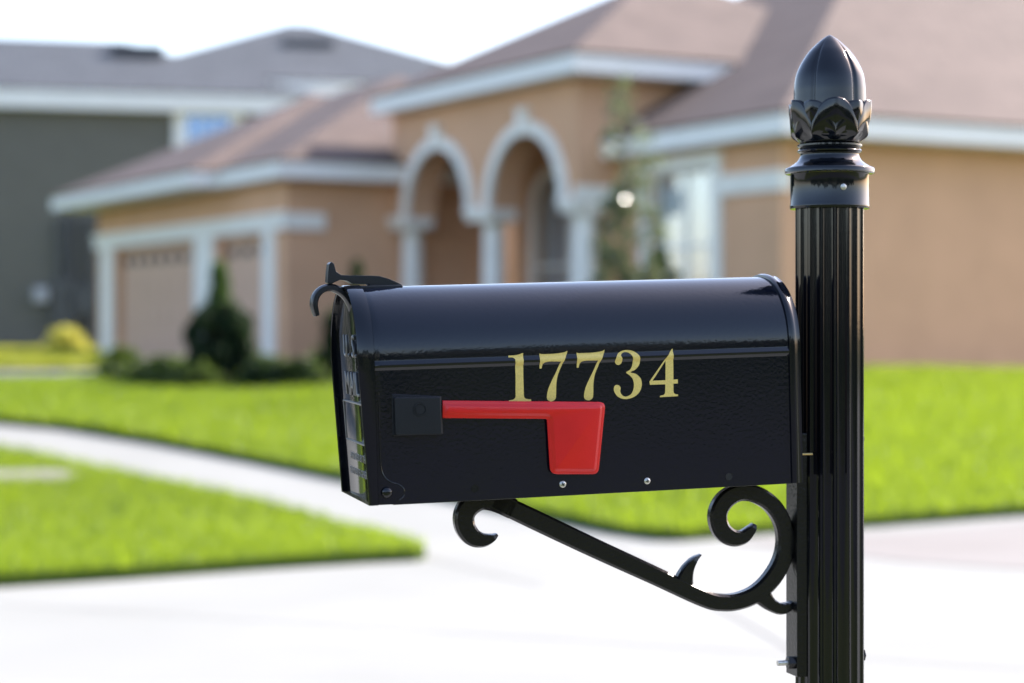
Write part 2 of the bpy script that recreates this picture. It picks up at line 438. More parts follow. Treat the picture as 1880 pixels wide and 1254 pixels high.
def ring(mb, c, r1, r0, v_out, v_in, n=28):
    vs = []
    for (r, vv) in ((r1, v_in), (r1, v_out), (r0, v_out), (r0, v_in)):
        vs += [(c.x+r*math.cos(2*PI*k/n), vv, c.z+r*math.sin(2*PI*k/n)) for k in range(n)]
    mb.add(vs, [(i*n+k, i*n+(k+1) % n, (i+1)*n+(k+1) % n, (i+1)*n+k) for i in range(3) for k in range(n)])
ring(mb, c, .0070, .0060, -.0106, -.0090); disc(mb, c, .0050, -.0103, -.0090)
mb.build('pivot_cap', M['plastic'], hp, smooth=True)

def rounded(pts, rads, n=5):
    out = []; m = len(pts)
    for i in range(m):
        p = Vector(pts[i]); a = Vector(pts[i-1]); b = Vector(pts[(i+1) % m]); r = rads[i]
        if r <= 0: out.append((p.x, p.y)); continue
        da = (a-p).normalized(); db = (b-p).normalized()
        s = p+da*r; e = p+db*r
        for k in range(n+1):
            t = k/n; q = s*(1-t)**2+p*2*t*(1-t)+e*t*t; out.append((q.x, q.y))
    return out
fl = rounded([(376, 387), (1381, 396), (1336, 841), (1040, 841), (1020, 500), (376, 495)], [0, 42, 36, 44, 14, 0])
FV = -.0045
corners = [(376, 387), (1381, 396), (1336, 841), (1040, 841), (1020, 500), (376, 495)]; rr_ = [0, 42, 36, 44, 14, 0]
def offs(P, d):
    out = []; m = len(P)
    for k in range(m):
        a, b, c = Vector(P[k-1]), Vector(P[k]), Vector(P[(k+1) % m])
        n1 = Vector((-(b-a).y, (b-a).x)).normalized(); n2 = Vector((-(c-b).y, (c-b).x)).normalized()
        out.append(tuple(b+(n1+n2)*d/(1+n1.dot(n2))))
    return out
MPX = 3.357/1721*0+1/(3.357*1721)      # metres per traced unit
mb = MB(); loops = []
for d, dep in ((0, 0), (0, .0011), (.0004, .0015), (.0026, .0016), (.0032, .0019), (.0056, .0040), (.0064, .0043)):
    o2 = offs(corners, d/MPX); k_ = -1 if False else 1
    rads = [0 if r == 0 else (max(4, r-d/MPX) if q != 4 else r+d/MPX) for q, r in enumerate(rr_)]
    rp = rounded(o2, rads)
    loops.append([(p.x, FV-dep, p.z) for p in (box_v(*Z3(q), FV) for q in rp)])
n = len(loops[0])
mb.add([p for l in loops for p in l], [(i_*n+k, i_*n+(k+1) % n, (i_+1)*n+(k+1) % n, (i_+1)*n+k) for i_ in range(len(loops)-1) for k in range(n)])
last = [Vector(p) for p in loops[-1]]
tr = tessellate_polygon([last]); b_ = (len(loops)-1)*n
mb.f += [tuple(b_+q for q in t) for t in tr]
tr = tessellate_polygon([[Vector(p) for p in loops[0]]]); mb.f += [tuple(reversed(t)) for t in tr]
mb.build('flag', M['red'], mailbox, smooth=True, angle=50)

# screws, rivets and holes along the bottom of the side
def screw(px, py, r=.0038):
    c = box_v(px, py, 0); mb = MB()
    n = 24; rings = [(r, .0), (r, -.0008), (r*.8, -.0015), (r*.4, -.0019)]
    vs = [(c.x+q*math.cos(2*PI*k/n), v, c.z+q*math.sin(2*PI*k/n)) for q, v in rings for k in range(n)]
    mb.add(vs, [(i*n+k, i*n+(k+1) % n, (i+1)*n+(k+1) % n, (i+1)*n+k) for i in range(3) for k in range(n)]+[tuple(range(3*n, 4*n))])
    s = mb.build('screw', M['zinc'], mailbox, smooth=True)
    mb = MB(); a = random.uniform(0, 1.5)
    for k in range(2):
        d = Vector((math.cos(a+k*PI/2), 0, math.sin(a+k*PI/2))); e = Vector((-d.z, 0, d.x))
        o_ = Vector((c.x, -.0018, c.z)); hw = r*.13; hl = r*.55
        q = [o_+d*hl+e*hw, o_-d*hl+e*hw, o_-d*hl-e*hw, o_+d*hl-e*hw]
        mb.prism(q, Vector((0, -.0003-.0001*k, 0)))
    mb.build('screw_recess', M['dark'], s)
screw(1033, 889); screw(1188, 883, .0036)
c = box_v(872, 897, 0); mb = MB(); ring(mb, c, .0042, .0030, -.0007, .0005); disc(mb, c, .0026, -.0005, .0005)
mb.build('bolt_hole', M['cast'], mailbox, smooth=True)
c = box_v(710, 904, 0); mb = MB(); n = 24
vs = [(c.x+q*math.cos(2*PI*k/n), v, c.z+q*math.sin(2*PI*k/n)) for q, v in ((.0062, 0), (.0058, -.0022), (.0040, -.0038), (.0015, -.0045)) for k in range(n)]
mb.add(vs, [(i*n+k, i*n+(k+1) % n, (i+1)*n+(k+1) % n, (i+1)*n+k) for i in range(3) for k in range(n)]+[tuple(range(3*n, 4*n))])
mb.build('rivet', M['gloss'], mailbox, smooth=True)
c = box_v(1338, 875, 0); mb = MB(); ring(mb, c, .0040, .0030, -.0006, .0005); disc(mb, c, .0029, -.0003, .0004)
mb.build('bolt_hole', M['dark'], mailbox, smooth=True)
# raised bead round the hinge corner of the body
mb = MB(); pts = [box_v(x, y, 0) for x, y in ((695, 720), (697, 800), (699, 850), (704, 872), (716, 884), (731, 889), (741, 897), (742, 910), (733, 918))]
mb.tube(catmull([Vector((p.x, .0003, p.z)) for p in pts], 5), .0007, 8)
mb.build('hinge_corner_bead', M['box'], mailbox, smooth=True)
mb = MB(); mb.box((.02, .001, -.0008), (L_-.008, .0025, .0012)); mb.build('bottom_hem', M['box'], mailbox, bevel=.0004)

# ================================================================== POST
pc = MBOX @ Vector((L_, W_/2, 0))
t_ = (.1576*(pc.y) - pc.x)/(eu.x-.1576*eu.y)
PX, PY = pc.x+eu.x*t_, pc.y+eu.y*t_
def pz(py): return H+(HZ-py)/F*PY
S = PY/F
post = empty('mailbox_post', (PX, PY, 0), 'black fluted metal post with acorn finial and scrolled bracket holding the mailbox', 'mailbox post')
LOC = Vector((PX, PY, 0))
mb = MB(); R = .0403; NF = 16; n = NF*12
th0 = math.radians(-90)
def flute(t, i):
    x = (t*NF/(2*PI)) % 1.0
    w = max(0, 1-((x-.5)/.40)**2)
    return 1-(.0038/R)*math.sqrt(w)
mb.lathe([(R, 0.0), (R, .6), (R, pz(381)-.001)], n, rf=flute)
mb.build('shaft', M['gloss'], post, smooth=True, angle=35)
mb = MB()
q = 1/3.388*S
mb.lathe([(R-.004, pz(384)), (243*q, pz(384)), (246*q, pz(381)), (246*q, pz(378)), (243*q, pz(376)), (243*q, pz(322)), (245*q, pz(320))], 72)
collar = mb.build('collar', M['gloss'], post, smooth=True, angle=35)
mb = MB()
ZY = lambda y: pz(50+y/3.388)
pr = [(60, 912), (243, 912), (270, 914), (277, 908), (277, 886), (272, 879), (255, 872), (225, 855), (200, 835), (185, 812), (180, 792), (184, 785), (196, 780), (199, 772), (192, 762), (184, 758), (190, 752), (200, 744), (200, 734), (190, 728), (150, 725)]
mb.lathe([(r*q, ZY(y)) for r, y in pr], 72)
fin = mb.build('finial', M['gloss'], post, smooth=True, angle=45)
# acorn with five lobes
mb = MB()
pr = [(150, 720), (205, 690), (222, 640), (226, 560), (225, 490), (223, 430), (220, 370), (209, 300), (184, 238), (157, 192), (126, 150), (92, 115), (58, 84), (28, 62), (12, 53), (3, 49)]
sm = catmull([Vector((a, b, 0)) for a, b in pr], 4)
TH = math.radians(-90)
def lobe(t, i):
    x = ((t-TH)/(2*PI/5)) % 1.0           # 0 at the centre of a lobe, grooves at .5
    d = abs(x-.5)
    y = sm[i].y
    k = min(1, max(0, (y-60)/120))
    return 1-.055*k*math.exp(-(d/.045)**2)-.02*k*math.exp(-(d/.16)**2)
mb.lathe([(p.x*q, ZY(p.y)) for p in sm], 180, rf=lobe)
mb.build('acorn', M['gloss'], fin, smooth=True, angle=60)
# five leaves of the cup
for k in range(10):
    mb = MB(); NA, NT = 32, 22; vs = []
    tc = TH+2*PI*(k if k < 5 else k+.5)/5
    for side in (0, 1):
        for j in range(NT+1):
            t = j/NT
            for i in range(NA+1):
                s = i/NA*2-1
                top = (462 if k < 5 else 474)+165*abs(s)**2.6          # outline of the tip
                y = 722+(top-722)*t
                r = 180+62*math.sin(min(1, t*1.7)*PI/2)+8*math.exp(-((t-.80)/.25)**2)*(1-abs(s)**2)
                r += 7*math.exp(-(s/.12)**2)*t - 7*math.exp(-((abs(s)-.42)/.24)**2)*t - (0 if k < 5 else 4)
                r += 6*(1-abs(s))*t
                if side: r = 185+10*t
                a = tc+s*(PI/5)*1.02
                vs.append((r*q*math.cos(a), r*q*math.sin(a), ZY(y)))
    m_ = (NT+1)*(NA+1); idx = lambda j, i: j*(NA+1)+i
    fs = []
    for j in range(NT):
        for i in range(NA):
            fs.append((idx(j, i), idx(j, i+1), idx(j+1, i+1), idx(j+1, i)))
            fs.append((m_+idx(j, i), m_+idx(j+1, i), m_+idx(j+1, i+1), m_+idx(j, i+1)))
    bd = [idx(0, i) for i in range(NA+1)]+[idx(j, NA) for j in range(1, NT+1)]+[idx(NT, i) for i in range(NA-1, -1, -1)]+[idx(j, 0) for j in range(NT-1, 0, -1)]
    for a, b in zip(bd, bd[1:]+bd[:1]): fs.append((a, m_+a, m_+b, b))
    mb.add(vs, fs)
    mb.build('leaf', M['gloss'], fin, smooth=True, angle=120)
# small screw in the collar
mb = MB(); a = math.radians(-90+11)
cx, cy = 243*q*math.cos(a), 243*q*math.sin(a)
bmx = []
for rr, d in ((.0038, 0), (.0036, .0009), (.0022, .0016), (.0005, .0018)):
    for k in range(20):
        t = 2*PI*k/20
        bmx.append((cx+d*math.cos(a)-math.sin(a)*rr*math.cos(t), cy+d*math.sin(a)+math.cos(a)*rr*math.cos(t), pz(348)+rr*math.sin(t)))
mb.add(bmx, [(i*20+k, i*20+(k+1) % 20, (i+1)*20+(k+1) % 20, (i+1)*20+k) for i in range(3) for k in range(20)]+[tuple(range(60, 80))])
mb.build('collar_screw', M['zinc'], collar, smooth=True)

# bracket: back plate bolted to the shaft, arm with scrolls (drawn in the box's frame, brought into the post's)
Rz = Matrix.Rotation(AL, 4, 'Z')
def pl(p): return (Rz @ Vector(p))
hw = .017
mb = MB()
mb.box((-R-.008, -hw, pz(1236)), (-R+.014, hw, pz(793)), T=pl)
plate = mb.build('bracket_plate', M['cast'], post, bevel=.0012)
TB = Matrix.Translation(-LOC) @ MBOX
vmid = W_/2; hv = .0085
mb = MB()
bar(mb, [(912, 981, 2.5), (900, 988, 8), (884, 991, 13), (866, 985, 16.5), (853, 966, 18), (852, 944, 18.5), (864, 926, 19), (885, 916, 19), (912, 921, 19), (940, 934, 18.5)], vmid-hv, vmid+hv, M2=TB)
bar(mb, [(905, 918, 16), (960, 944, 17.5), (1080, 1001, 17), (1200, 1056, 16), (1290, 1098, 15), (1325, 1106, 14.5), (1356, 1103, 14.5), (1388, 1089, 15), (1415, 1063, 15.5), (1434, 1030, 15.5), (1441, 993, 15), (1434, 955, 14.5), (1414, 925, 14.5), (1385, 907, 15), (1355, 904, 15), (1330, 918, 16), (1317, 943, 16), (1322, 970, 16), (1340, 986, 15), (1362, 986, 12), (1377, 973, 8), (1384, 962, 3)], vmid-hv, vmid+hv, M2=TB)
arm = mb.build('bracket_arm', M['cast'], post, smooth=True, angle=30)
mb = MB()
bar(mb, [(1286, 1018, 1.2), (1274, 1027, 5), (1263, 1043, 10), (1256, 1062, 15), (1254, 1078, 17)], vmid-hv*.9, vmid+hv*.9, M2=TB)
mb.build('bracket_leaf', M['cast'], arm, smooth=True, angle=30); mb = MB()
bar(mb, [(1454, 1105, 3), (1445, 1114, 8), (1430, 1117, 10), (1412, 1108, 12), (1398, 1094, 16), (1385, 1086, 16)], vmid-hv*.9, vmid+hv*.9, M2=TB)
mb.build('bracket_leaf', M['cast'], arm, smooth=True, angle=30); mb = MB()
bar(mb, [(1440, 982, 13), (1452, 985, 15), (1464, 985, 18), (1472, 985, 22)], vmid-hv*.9, vmid+hv*.9, M2=TB, ch=.2)
mb.build('bracket_lug', M['cast'], arm, smooth=True, angle=30)
# mounting shelf between box and arm, spacer behind the box
mb = MB(); mb.box((.10, W_/2-.028, -.0035), (L_-.03, W_/2+.028, .0), T=lambda p: TB @ p); mb.build('mounting_plate', M['cast'], post)
mb = MB(); mb.box((-R-.030, -.012, pz(880)), (-R-.0083, .012, pz(815)), T=pl); mb.build('spacer', M['cast'], post, bevel=.001)
mb = MB(); z_ = pz(829); mb.tube([pl((-R-.030, -.030, z_-.0005)), pl((-R+.002, -.038, z_))], .0013, 8); mb.build('brass_pin', M['brass'], post, smooth=True)
def hexnut(z, u0, u1, r, name, m, vv=0):
    mb = MB(); vs = []
    for u in (u0, u1):
        for k in range(6): vs.append(pl((u, vv+r*math.cos(k*PI/3), z+r*math.sin(k*PI/3))))
    mb.add(vs, [(k, (k+1) % 6, 6+(k+1) % 6, 6+k) for k in range(6)]+[tuple(range(6)), tuple(range(6, 12))])
    return mb.build(name, m, post, bevel=.0006)
zb = pz(1211)
hexnut(zb, -R-.0165, -R-.0078, .0078, 'nut', M['cast'], -.008)
mb = MB(); mb.tube([pl((-R-.029, -.008, zb)), pl((-R-.014, -.008, zb))], .0032, 12); mb.build('bolt', M['zinc'], post, smooth=True)
hexnut(zb+.004, R-.004, R+.0035, .0075, 'bolt_head', M['cast'])
hexnut(pz(806), R-.004, R+.002, .006, 'bolt_head', M['cast'])

# ================================================================== PEACH HOUSE (a: away along the street front, b: to the right and back)
PH = math.atan2(3700, 2090)
UA = Vector((-math.cos(PH), math.sin(PH), 0)); UB = Vector((math.sin(PH), math.cos(PH), 0))
Z0 = .73
WC = Vector((3.18, 23.8, Z0))
def hp_(a, b, z): return UA*a+UB*b+Vector((0, 0, z-Z0))      # relative to the house's own origin
TH_ = lambda p: hp_(p[0], p[1], p[2])
house = empty('peach_house', WC, 'peach stucco one-storey house with mauve shingle hip roofs, arched portico and garage', 'house')
E1, E0 = 3.76, 3.50            # fascia top and bottom
PE1, PE0 = 4.82, 4.56
OA, OB = .5, .35
bg = -2.48
GA0, GA1 = 9.0, 18.08
def on_plane(px, b):
    r = (px-940)/F; o = WC+UB*b
    return (o.x-o.y*r)/(UA.y*r-UA.x)
def wall_b(b0, b1, a0, a1, z0, z1, openings, name='wall', m=None, arches=None, parent=None):
    """wall in the a-z plane between b0 (outside) and b1, with rectangular openings and arches"""
    mb = MB(); arches = arches or []
    outer = [(a0, z0), (a1, z0), (a1, z1), (a0, z1)]
    loops = [outer]
    for (p0, p1, q0, q1) in openings: loops.append([(p0, q0), (p1, q0), (p1, q1), (p0, q1)])
    for (p0, p1, q0, sp, r) in arches:
        cc = (p0+p1)/2
        loops.append([(p0, q0), (p1, q0)]+[(cc+r*math.cos(PI*k/20), sp+r*math.sin(PI*k/20)) for k in range(21)])
    L3 = [[Vector(hp_(x, b0, z)) for x, z in lp] for lp in loops]
    mb.prism(L3[0], UB*(b1-b0), holes=L3[1:])
    return mb.build(name, m or M['stucco'], parent or house)
# garage front
gx = [on_plane(p, bg) for p in (187, 212, 358, 398, 484, 510)]   # descending a
BZ1, BZ0 = 3.02, 2.77
cw = .34
d1 = (gx[2]+.02, gx[1]-.02); d2 = (gx[4]+.02, gx[3]-.02)
wall_b(bg, bg+.25, GA0, GA1, Z0-.3, E0+.02, [(d1[0], d1[1], Z0-.25, BZ0-.04), (d2[0], d2[1], Z0-.25, BZ0-.04)])
mb = MB(); mb.box((GA0-.06, bg-.06, BZ0), (GA1+.05, bg+.002, BZ1), T=TH_); mb.box((GA0-.06, bg+.002, BZ0), (GA0+.002, bg+.62, BZ1), T=TH_)
mb.box((GA0-.09, bg-.09, BZ1-.06), (GA1+.08, bg-.003, BZ1+.02), T=TH_)
mb.build('trim_band', M['trim'], house)
for lo, hi in ((gx[1], gx[0]), (gx[3], gx[2]), (gx[5], gx[4])):
    mb = MB(); mb.box((lo+.08, bg-.05, Z0-.1), (hi-.08, bg+.02, BZ0-.003), T=TH_); mb.build('pilaster', M['trim'], house)
for lo, hi in (d1, d2):
    mb = MB(); mb.box((lo-.02, bg+.14, Z0-.05), (hi+.02, bg+.19, BZ0), T=TH_)
    nr = 4; hh = (BZ0-.04-Z0)/nr; npn = max(2, round((hi-lo)/.62))
    for r_ in range(nr-1):
        for k in range(npn):
            w = (hi-lo)/npn
            mb.box((lo+w*k+.06, bg+.125, Z0+hh*r_+.06), (lo+w*(k+1)-.06, bg+.141, Z0+hh*(r_+1)-.06), T=TH_)
    gd = mb.build('garage_door', M['door_tan'], house)
    for k in range(npn):
        w = (hi-lo)/npn; cc = lo+w*(k+.5); zb_ = Z0+hh*(nr-1)+.12
        lp = [hp_(cc-w*.26, bg+.138, zb_+.08), hp_(cc+w*.26, bg+.138, zb_+.08)]+[hp_(cc+w*.26*math.cos(PI*j/8), bg+.138, zb_+.14+.10*math.sin(PI*j/8)) for j in range(9)]
        mb = MB(); mb.prism(lp, UB*-.012); mb.build('door_light', M['room'], gd)
# garage side, portico side, wing walls
def wall_a(a0, a1, b0, b1, z0, z1, name='wall'):
    mb = MB(); mb.box((a0, b0, z0), (a1, b1, z1), T=TH_); return mb.build(name, M['stucco'], house)
wall_a(GA0, GA0+.25, bg+.252, 1.3, Z0-.3, E0+.02)
wall_a(GA1-.25, GA1, bg+.252, 8, Z0-.3, E0+.02)
PA0, PA1, pb = 3.49, GA0-.003, -.7
A1 = (3.85, 5.80); A2 = (6.47, 8.42); SPR = 2.97
TW = .46
wall_b(pb, pb+TW, PA0, PA1, SPR, PE0+.02, [], arches=None) if False else None
# portico front wall above the columns: solid above the spring line, arches cut
mb = MB()
lp = [(PA0, SPR)]
for (p0, p1) in (A1, A2):
    cc = (p0+p1)/2; r = (p1-p0)/2
    lp += [(cc-r*math.cos(PI*k/24), SPR+r*math.sin(PI*k/24)) for k in range(25)]
lp += [(PA1, SPR), (PA1, PE0+.02), (PA0, PE0+.02)]
mb.prism([Vector(hp_(x, pb, z)) for x, z in lp], UB*TW)
mb.build('portico_wall', M['stucco'], house)
wall_a(PA0, PA0+.3, pb+TW+.002, 2.5, Z0-.3, PE0+.02, 'portico_side_wall')
wall_a(PA1-.30, PA1, pb+TW+.002, 2.5, E0, PE0+.02, 'portico_side_wall')
mb = MB(); mb.box((PA0+.302, pb+TW+.002, 4.25), (PA1-.302, 1.55, 4.30), T=TH_); mb.build('portico_ceiling', M['stucco'], house)
# arch mouldings with keystones
for (p0, p1) in (A1, A2):
    cc = (p0+p1)/2; r = (p1-p0)/2; mb = MB()
    lp = [(cc-(r-.01)*math.cos(PI*k/24), SPR+(r-.01)*math.sin(PI*k/24)) for k in range(25)]+[(cc+(r+.17)*math.cos(PI*k/24), SPR+(r+.17)*math.sin(PI*k/24)) for k in range(25)]
    mb.prism([Vector(hp_(x, pb-.07, z)) for x, z in lp], UB*.068)
    ar = mb.build('arch_moulding', M['trim'], house)
    mb = MB(); kz = SPR+r
    mb.prism([Vector(hp_(x, pb-.11, z)) for x, z in ((cc-.08, kz-.03), (cc+.08, kz-.03), (cc+.12, kz+.34), (cc-.12, kz+.34))], UB*.112)
    mb.build('keystone', M['trim'], ar)
for ca, (l_, h_) in ((3.66, (PA0-.03, 3.86)), (6.135, (5.78, 6.49)), (8.75, (8.40, GA0+.001))):
    mb = MB()
    mb.box((l_, pb-.05, SPR-.16), (h_, pb+TW-.05, SPR-.003), T=TH_)
    mb.box((l_-.02, pb-.09, SPR-.06), (h_ if ca > 8 else h_+.02, pb-.052, SPR+.03), T=TH_)
    cap = mb.build('capital', M['trim'], house)
    mb = MB(); cpos = hp_(ca, pb+.22, Z0)
    mb.lathe([(.21, -.25), (.21, .14), (.17, .16), (.175, .5), (.15, SPR-.24-Z0), (.19, SPR-.21-Z0), (.19, SPR-.162-Z0)], 32, c=cpos)
    mb.build('column', M['trim'], house, smooth=True, angle=35)
# inside of the porch: back wall with arched window and door
bk = 1.3
wa0, wa1 = 6.95, 8.0
wall_b(bk, bk+.2, PA0+.302, PA1-.302, Z0-.3, 4.249, [], arches=[(wa0, wa1, 1.15, 3.1, (wa1-wa0)/2)])
fr_o = [(wa0-.12, 1.03), (wa1+.12, 1.03)]+[((wa0+wa1)/2+(.5*(wa1-wa0)+.12)*math.cos(PI*k/20), 3.1+(.5*(wa1-wa0)+.12)*math.sin(PI*k/20)) for k in range(21)]
fr_i = [(wa0, 1.15), (wa1, 1.15)]+[((wa0+wa1)/2+(.5*(wa1-wa0))*math.cos(PI*k/20), 3.1+(.5*(wa1-wa0))*math.sin(PI*k/20)) for k in range(21)]
mb = MB(); mb.prism([Vector(hp_(x, bk-.05, z)) for x, z in fr_o], UB*.048, holes=[[Vector(hp_(x, bk-.05, z)) for x, z in fr_i]])
mb.box((wa0, bk+.03, 2.2), (wa1, bk+.07, 2.25), T=TH_)
wf = mb.build('window_frame', M['trim'], house)
mb = MB(); mb.prism([Vector(hp_(x, bk+.08, z)) for x, z in fr_i], UB*.006); mb.build('pane', M['pane'], wf)
mb = MB(); mb.box((wa0-.1, bk+.16, 1.0), (wa1+.1, bk+.19, 3.8), T=TH_); mb.build('curtain', M['blind'], wf)
mb = MB(); mb.box((4.6, bk-.04, Z0), (5.7, bk-.003, 3.0), T=TH_)
mb.box((4.72, bk-.055, Z0+.15), (5.1, bk-.041, 2.8), T=TH_); mb.box((5.2, bk-.055, Z0+.15), (5.58, bk-.041, 2.8), T=TH_)
mb.build('front_door', M['wood'], house)
mb = MB(); mb.box((PA0+.302, pb, Z0-.2), (PA1, bk-.003, Z0+.02), T=TH_); mb.build('porch_floor', M['conc'], house)
# right wing front with its window, right side wall
v0, v1, vz0, vz1 = 1.38, 2.80, 1.45, 3.28
wall_b(0, .25, 0, PA0-.003, Z0-.3, E0+.02, [(v0, v1, vz0, vz1)])
mb = MB(); z_ = vz0-.12
for lo, hi, q0, q1 in ((v0-.2, v0, z_, vz1+.18), (v1, v1+.2, z_, vz1+.18), (v0, v1, vz1, vz1+.18), (v0, v1, z_, vz0)):
    mb.box((lo, -.05, q0), (hi, -.002, q1), T=TH_)
wf = mb.build('window_frame', M['trim'], house)
mb = MB()
for lo, hi, q0, q1 in ((v0, v0+.05, vz0, vz1), (v1-.05, v1, vz0, vz1), (v0+.05, v1-.05, vz1-.05, vz1), (v0+.05, v1-.05, vz0, vz0+.05), ((v0+v1)/2-.03, (v0+v1)/2+.03, vz0+.05, vz1-.05), (v0+.05, (v0+v1)/2-.03, 2.28, 2.33), ((v0+v1)/2+.03, v1-.05, 2.28, 2.33)):
    mb.box((lo, .06, q0), (hi, .11, q1), T=TH_)
mb.build('sash', M['fascia'], wf)
mb = MB(); mb.box((v0+.01, .082, vz0+.01), (v1-.01, .088, vz1-.01), T=TH_); mb.build('pane', M['pane'], wf)
mb = MB()
z_ = 1.92
while z_ < vz1: mb.box((v0+.02, .17, z_), (v1-.02, .20, z_+.038), T=TH_); z_ += .045
mb.build('blinds', M['blind'], wf)
mb = MB(); mb.box((v0-.1, .28, vz0-.1), (v1+.1, .30, vz1+.1), T=TH_); mb.build('dark_room', M['room'], wf)
mb = MB()
mb.box((-.05, -.055, 2.90), (v0-.203, -.002, 3.15), T=TH_)
mb.box((-.05, -.002, 2.90), (-.002, .12, 3.15), T=TH_)
mb.build('trim_band', M['trim'], house)
mb = MB(); mb.box((v1+.203, -.055, 2.90), (PA0-.06, -.002, 3.15), T=TH_); mb.build('trim_band', M['trim'], house)
mb = MB(); mb.box((PA0-.055, pb-.05, 2.92), (PA0-.002, -.057, 3.15), T=TH_); mb.build('trim_band', M['trim'], house)
wall_a(0, .25, .252, 14, Z0-.3, E0+.02)

# hip roofs with fascia boxes
def cut_corner(ob, cut):
    bm = bmesh.new(); bm.from_mesh(ob.data)
    for co_, no_ in ((UA*cut[0], UA), (UB*cut[1], UB)):
        bmesh.ops.bisect_plane(bm, geom=bm.verts[:]+bm.edges[:]+bm.faces[:], plane_co=co_, plane_no=no_)
    kill = [f for f in bm.faces if f.calc_center_median().dot(UA) > cut[0] and f.calc_center_median().dot(UB) < cut[1]]
    bmesh.ops.delete(bm, geom=kill, context='FACES'); bm.to_mesh(ob.data); bm.free()
def hip(parent, a0, a1, b0, b1, z1, z0, pitch, T, m, fm, name='roof', cut=None):
    """eaves rectangle; ridge along the longer side; fascia box below"""
    da, db = a1-a0, b1-b0; k = min(da, db)/2; zr = z1+k*pitch
    if da >= db: r = [(a0+k, b0+k), (a1-k, b0+k)]
    else: r = [(a0+k, b0+k), (a0+k, b1-k)]
    c = [(a0, b0, z1), (a1, b0, z1), (a1, b1, z1), (a0, b1, z1)]
    lift = .035
    vs = [Vector(p)+Vector((0, 0, lift)) for p in c]+[Vector((x, y, zr+lift)) for x, y in r]+[Vector(p)+Vector((0, 0, .002)) for p in c]
    if da >= db: fs = [(0, 1, 5, 4), (2, 3, 4, 5), (1, 2, 5), (3, 0, 4)]
    else: fs = [(0, 1, 4), (1, 2, 5, 4), (2, 3, 5), (3, 0, 4, 5)]
    fs += [(0, 1, 7, 6), (1, 2, 8, 7), (2, 3, 9, 8), (3, 0, 6, 9), (6, 7, 8, 9)]
    mb = MB(); mb.add([T(p) for p in vs], fs); ro = mb.build(name, m, parent)
    i = .03
    mb = MB(); mb.box((a0+i, b0+i, z0), (a1-i, b1-i, z1), T=T); fa = mb.build('fascia', fm, ro)
    if cut: cut_corner(ro, cut); cut_corner(fa, cut)
    return ro
PIT = .52
hip(house, -OA, 13.0, -OB, 14.4, E1, E0+.022, PIT+.03, TH_, M['roof'], M['fascia'], 'main_roof', cut=(3.6, 1.5))
hip(house, PA0-OA, GA0+.14, pb-OB, 6.2, PE1, PE0+.022, PIT, TH_, M['roof'], M['fascia'], 'portico_roof')
hip(house, GA0-OA, GA1+.45, bg-OB, 5.0, E1-.004, E0+.024, PIT-.04, TH_, M['roof'], M['fascia'], 'garage_roof')
gs = on_plane(347, bg-OB-.45)
hip(house, gs, GA1+.5, bg-OB-.45, 5.0, E1-.008, E0+.026, PIT-.05, TH_, M['roof'], M['fascia'], 'garage_roof')

# ================================================================== GREY NEIGHBOUR HOUSE
GA = math.radians(14)
GO = Vector((-5.09, 50, Z0))
ga_, gb_ = Vector((-math.cos(GA), -math.sin(GA), 0)), Vector((-math.sin(GA), math.cos(GA), 0))
TG = lambda p: ga_*p[0]+gb_*p[1]+Vector((0, 0, p[2]-Z0))
grey = empty('grey_house', GO, 'grey-green two-storey house with grey shingle roof, behind the garage on the left', 'house')
mb = MB(); mb.box((.4, .4, Z0-.5), (24, 10, 6.62), T=TG); mb.build('wall', M['siding'], grey)
mb = MB()
for k in range(36): mb.box((.39, .37, .9+k*.16), (24, .398, .9+k*.16+.012), T=TG)
mb.build('siding_edges', M['siding'], grey)
hip(grey, -.35, 12.9, 0, 9.0, 7.03, 6.6, .40, TG, M['groof'], M['fascia'], 'main_roof')
hip(grey, 6, 26, .01, 8.0, 7.03, 6.601, .37, TG, M['groof'], M['fascia'], 'side_roof')
mb = MB(); mb.box((-6.5, 4.0, Z0-.5), (.38, 15, 7.3), T=TG); mb.build('wall', M['siding'], grey)
hip(grey, -7.2, 5.0, 3.4, 15.0, 7.75, 7.28, .42, TG, M['groof'], M['fascia'], 'rear_roof')
mb = MB(); mb.box((-1.75, 2.2, Z0-.5), (.37, 4.0, 7.2), T=TG); mb.build('wall', M['siding'], grey)
hip(grey, -2.05, 1.2, 1.6, 7.4, 7.62, 7.2, .30, TG, M['groof'], M['fascia'], 'small_roof')
def gpt(px, b):   # a coordinate on the grey house's front plane
    r = (px-940)/F; o = GO+gb_*b
    return (o.x-o.y*r)/(ga_.y*r-ga_.x)
x0, x1 = gpt(422, .4), gpt(342, .4)
def gzz(py, a, b): p = GO+ga_*a+gb_*b; return H+(HZ-py)/F*p.y
zt, zb2 = gzz(215, x0, .4), gzz(300, x0, .4)
mb = MB()
for lo, hi, q0, q1 in ((x0-.32, x0, zb2-.2, zt+.22), (x1, x1+.32, zb2-.2, zt+.22), (x0, x1, zt, zt+.22), (x0, x1, zb2-.2, zb2)):
    mb.box((lo, .30, q0), (hi, .37, q1), T=TG)
wf = mb.build('window_frame', M['fascia'], grey)
mb = MB(); mb.box((x0, .362, zb2), (x1, .368, zt), T=TG); mb.build('pane', M['pane_blue'], wf)
mb = MB()
for k in range(1, 4): mb.box((x0+(x1-x0)*k/4-.015, .345, zb2), (x0+(x1-x0)*k/4+.015, .36, zt), T=TG)
mb.box((x0, .340, (zt+zb2)/2-.015), (x1, .344, (zt+zb2)/2+.015), T=TG)
mb.build('glazing_bars', M['fascia'], wf)
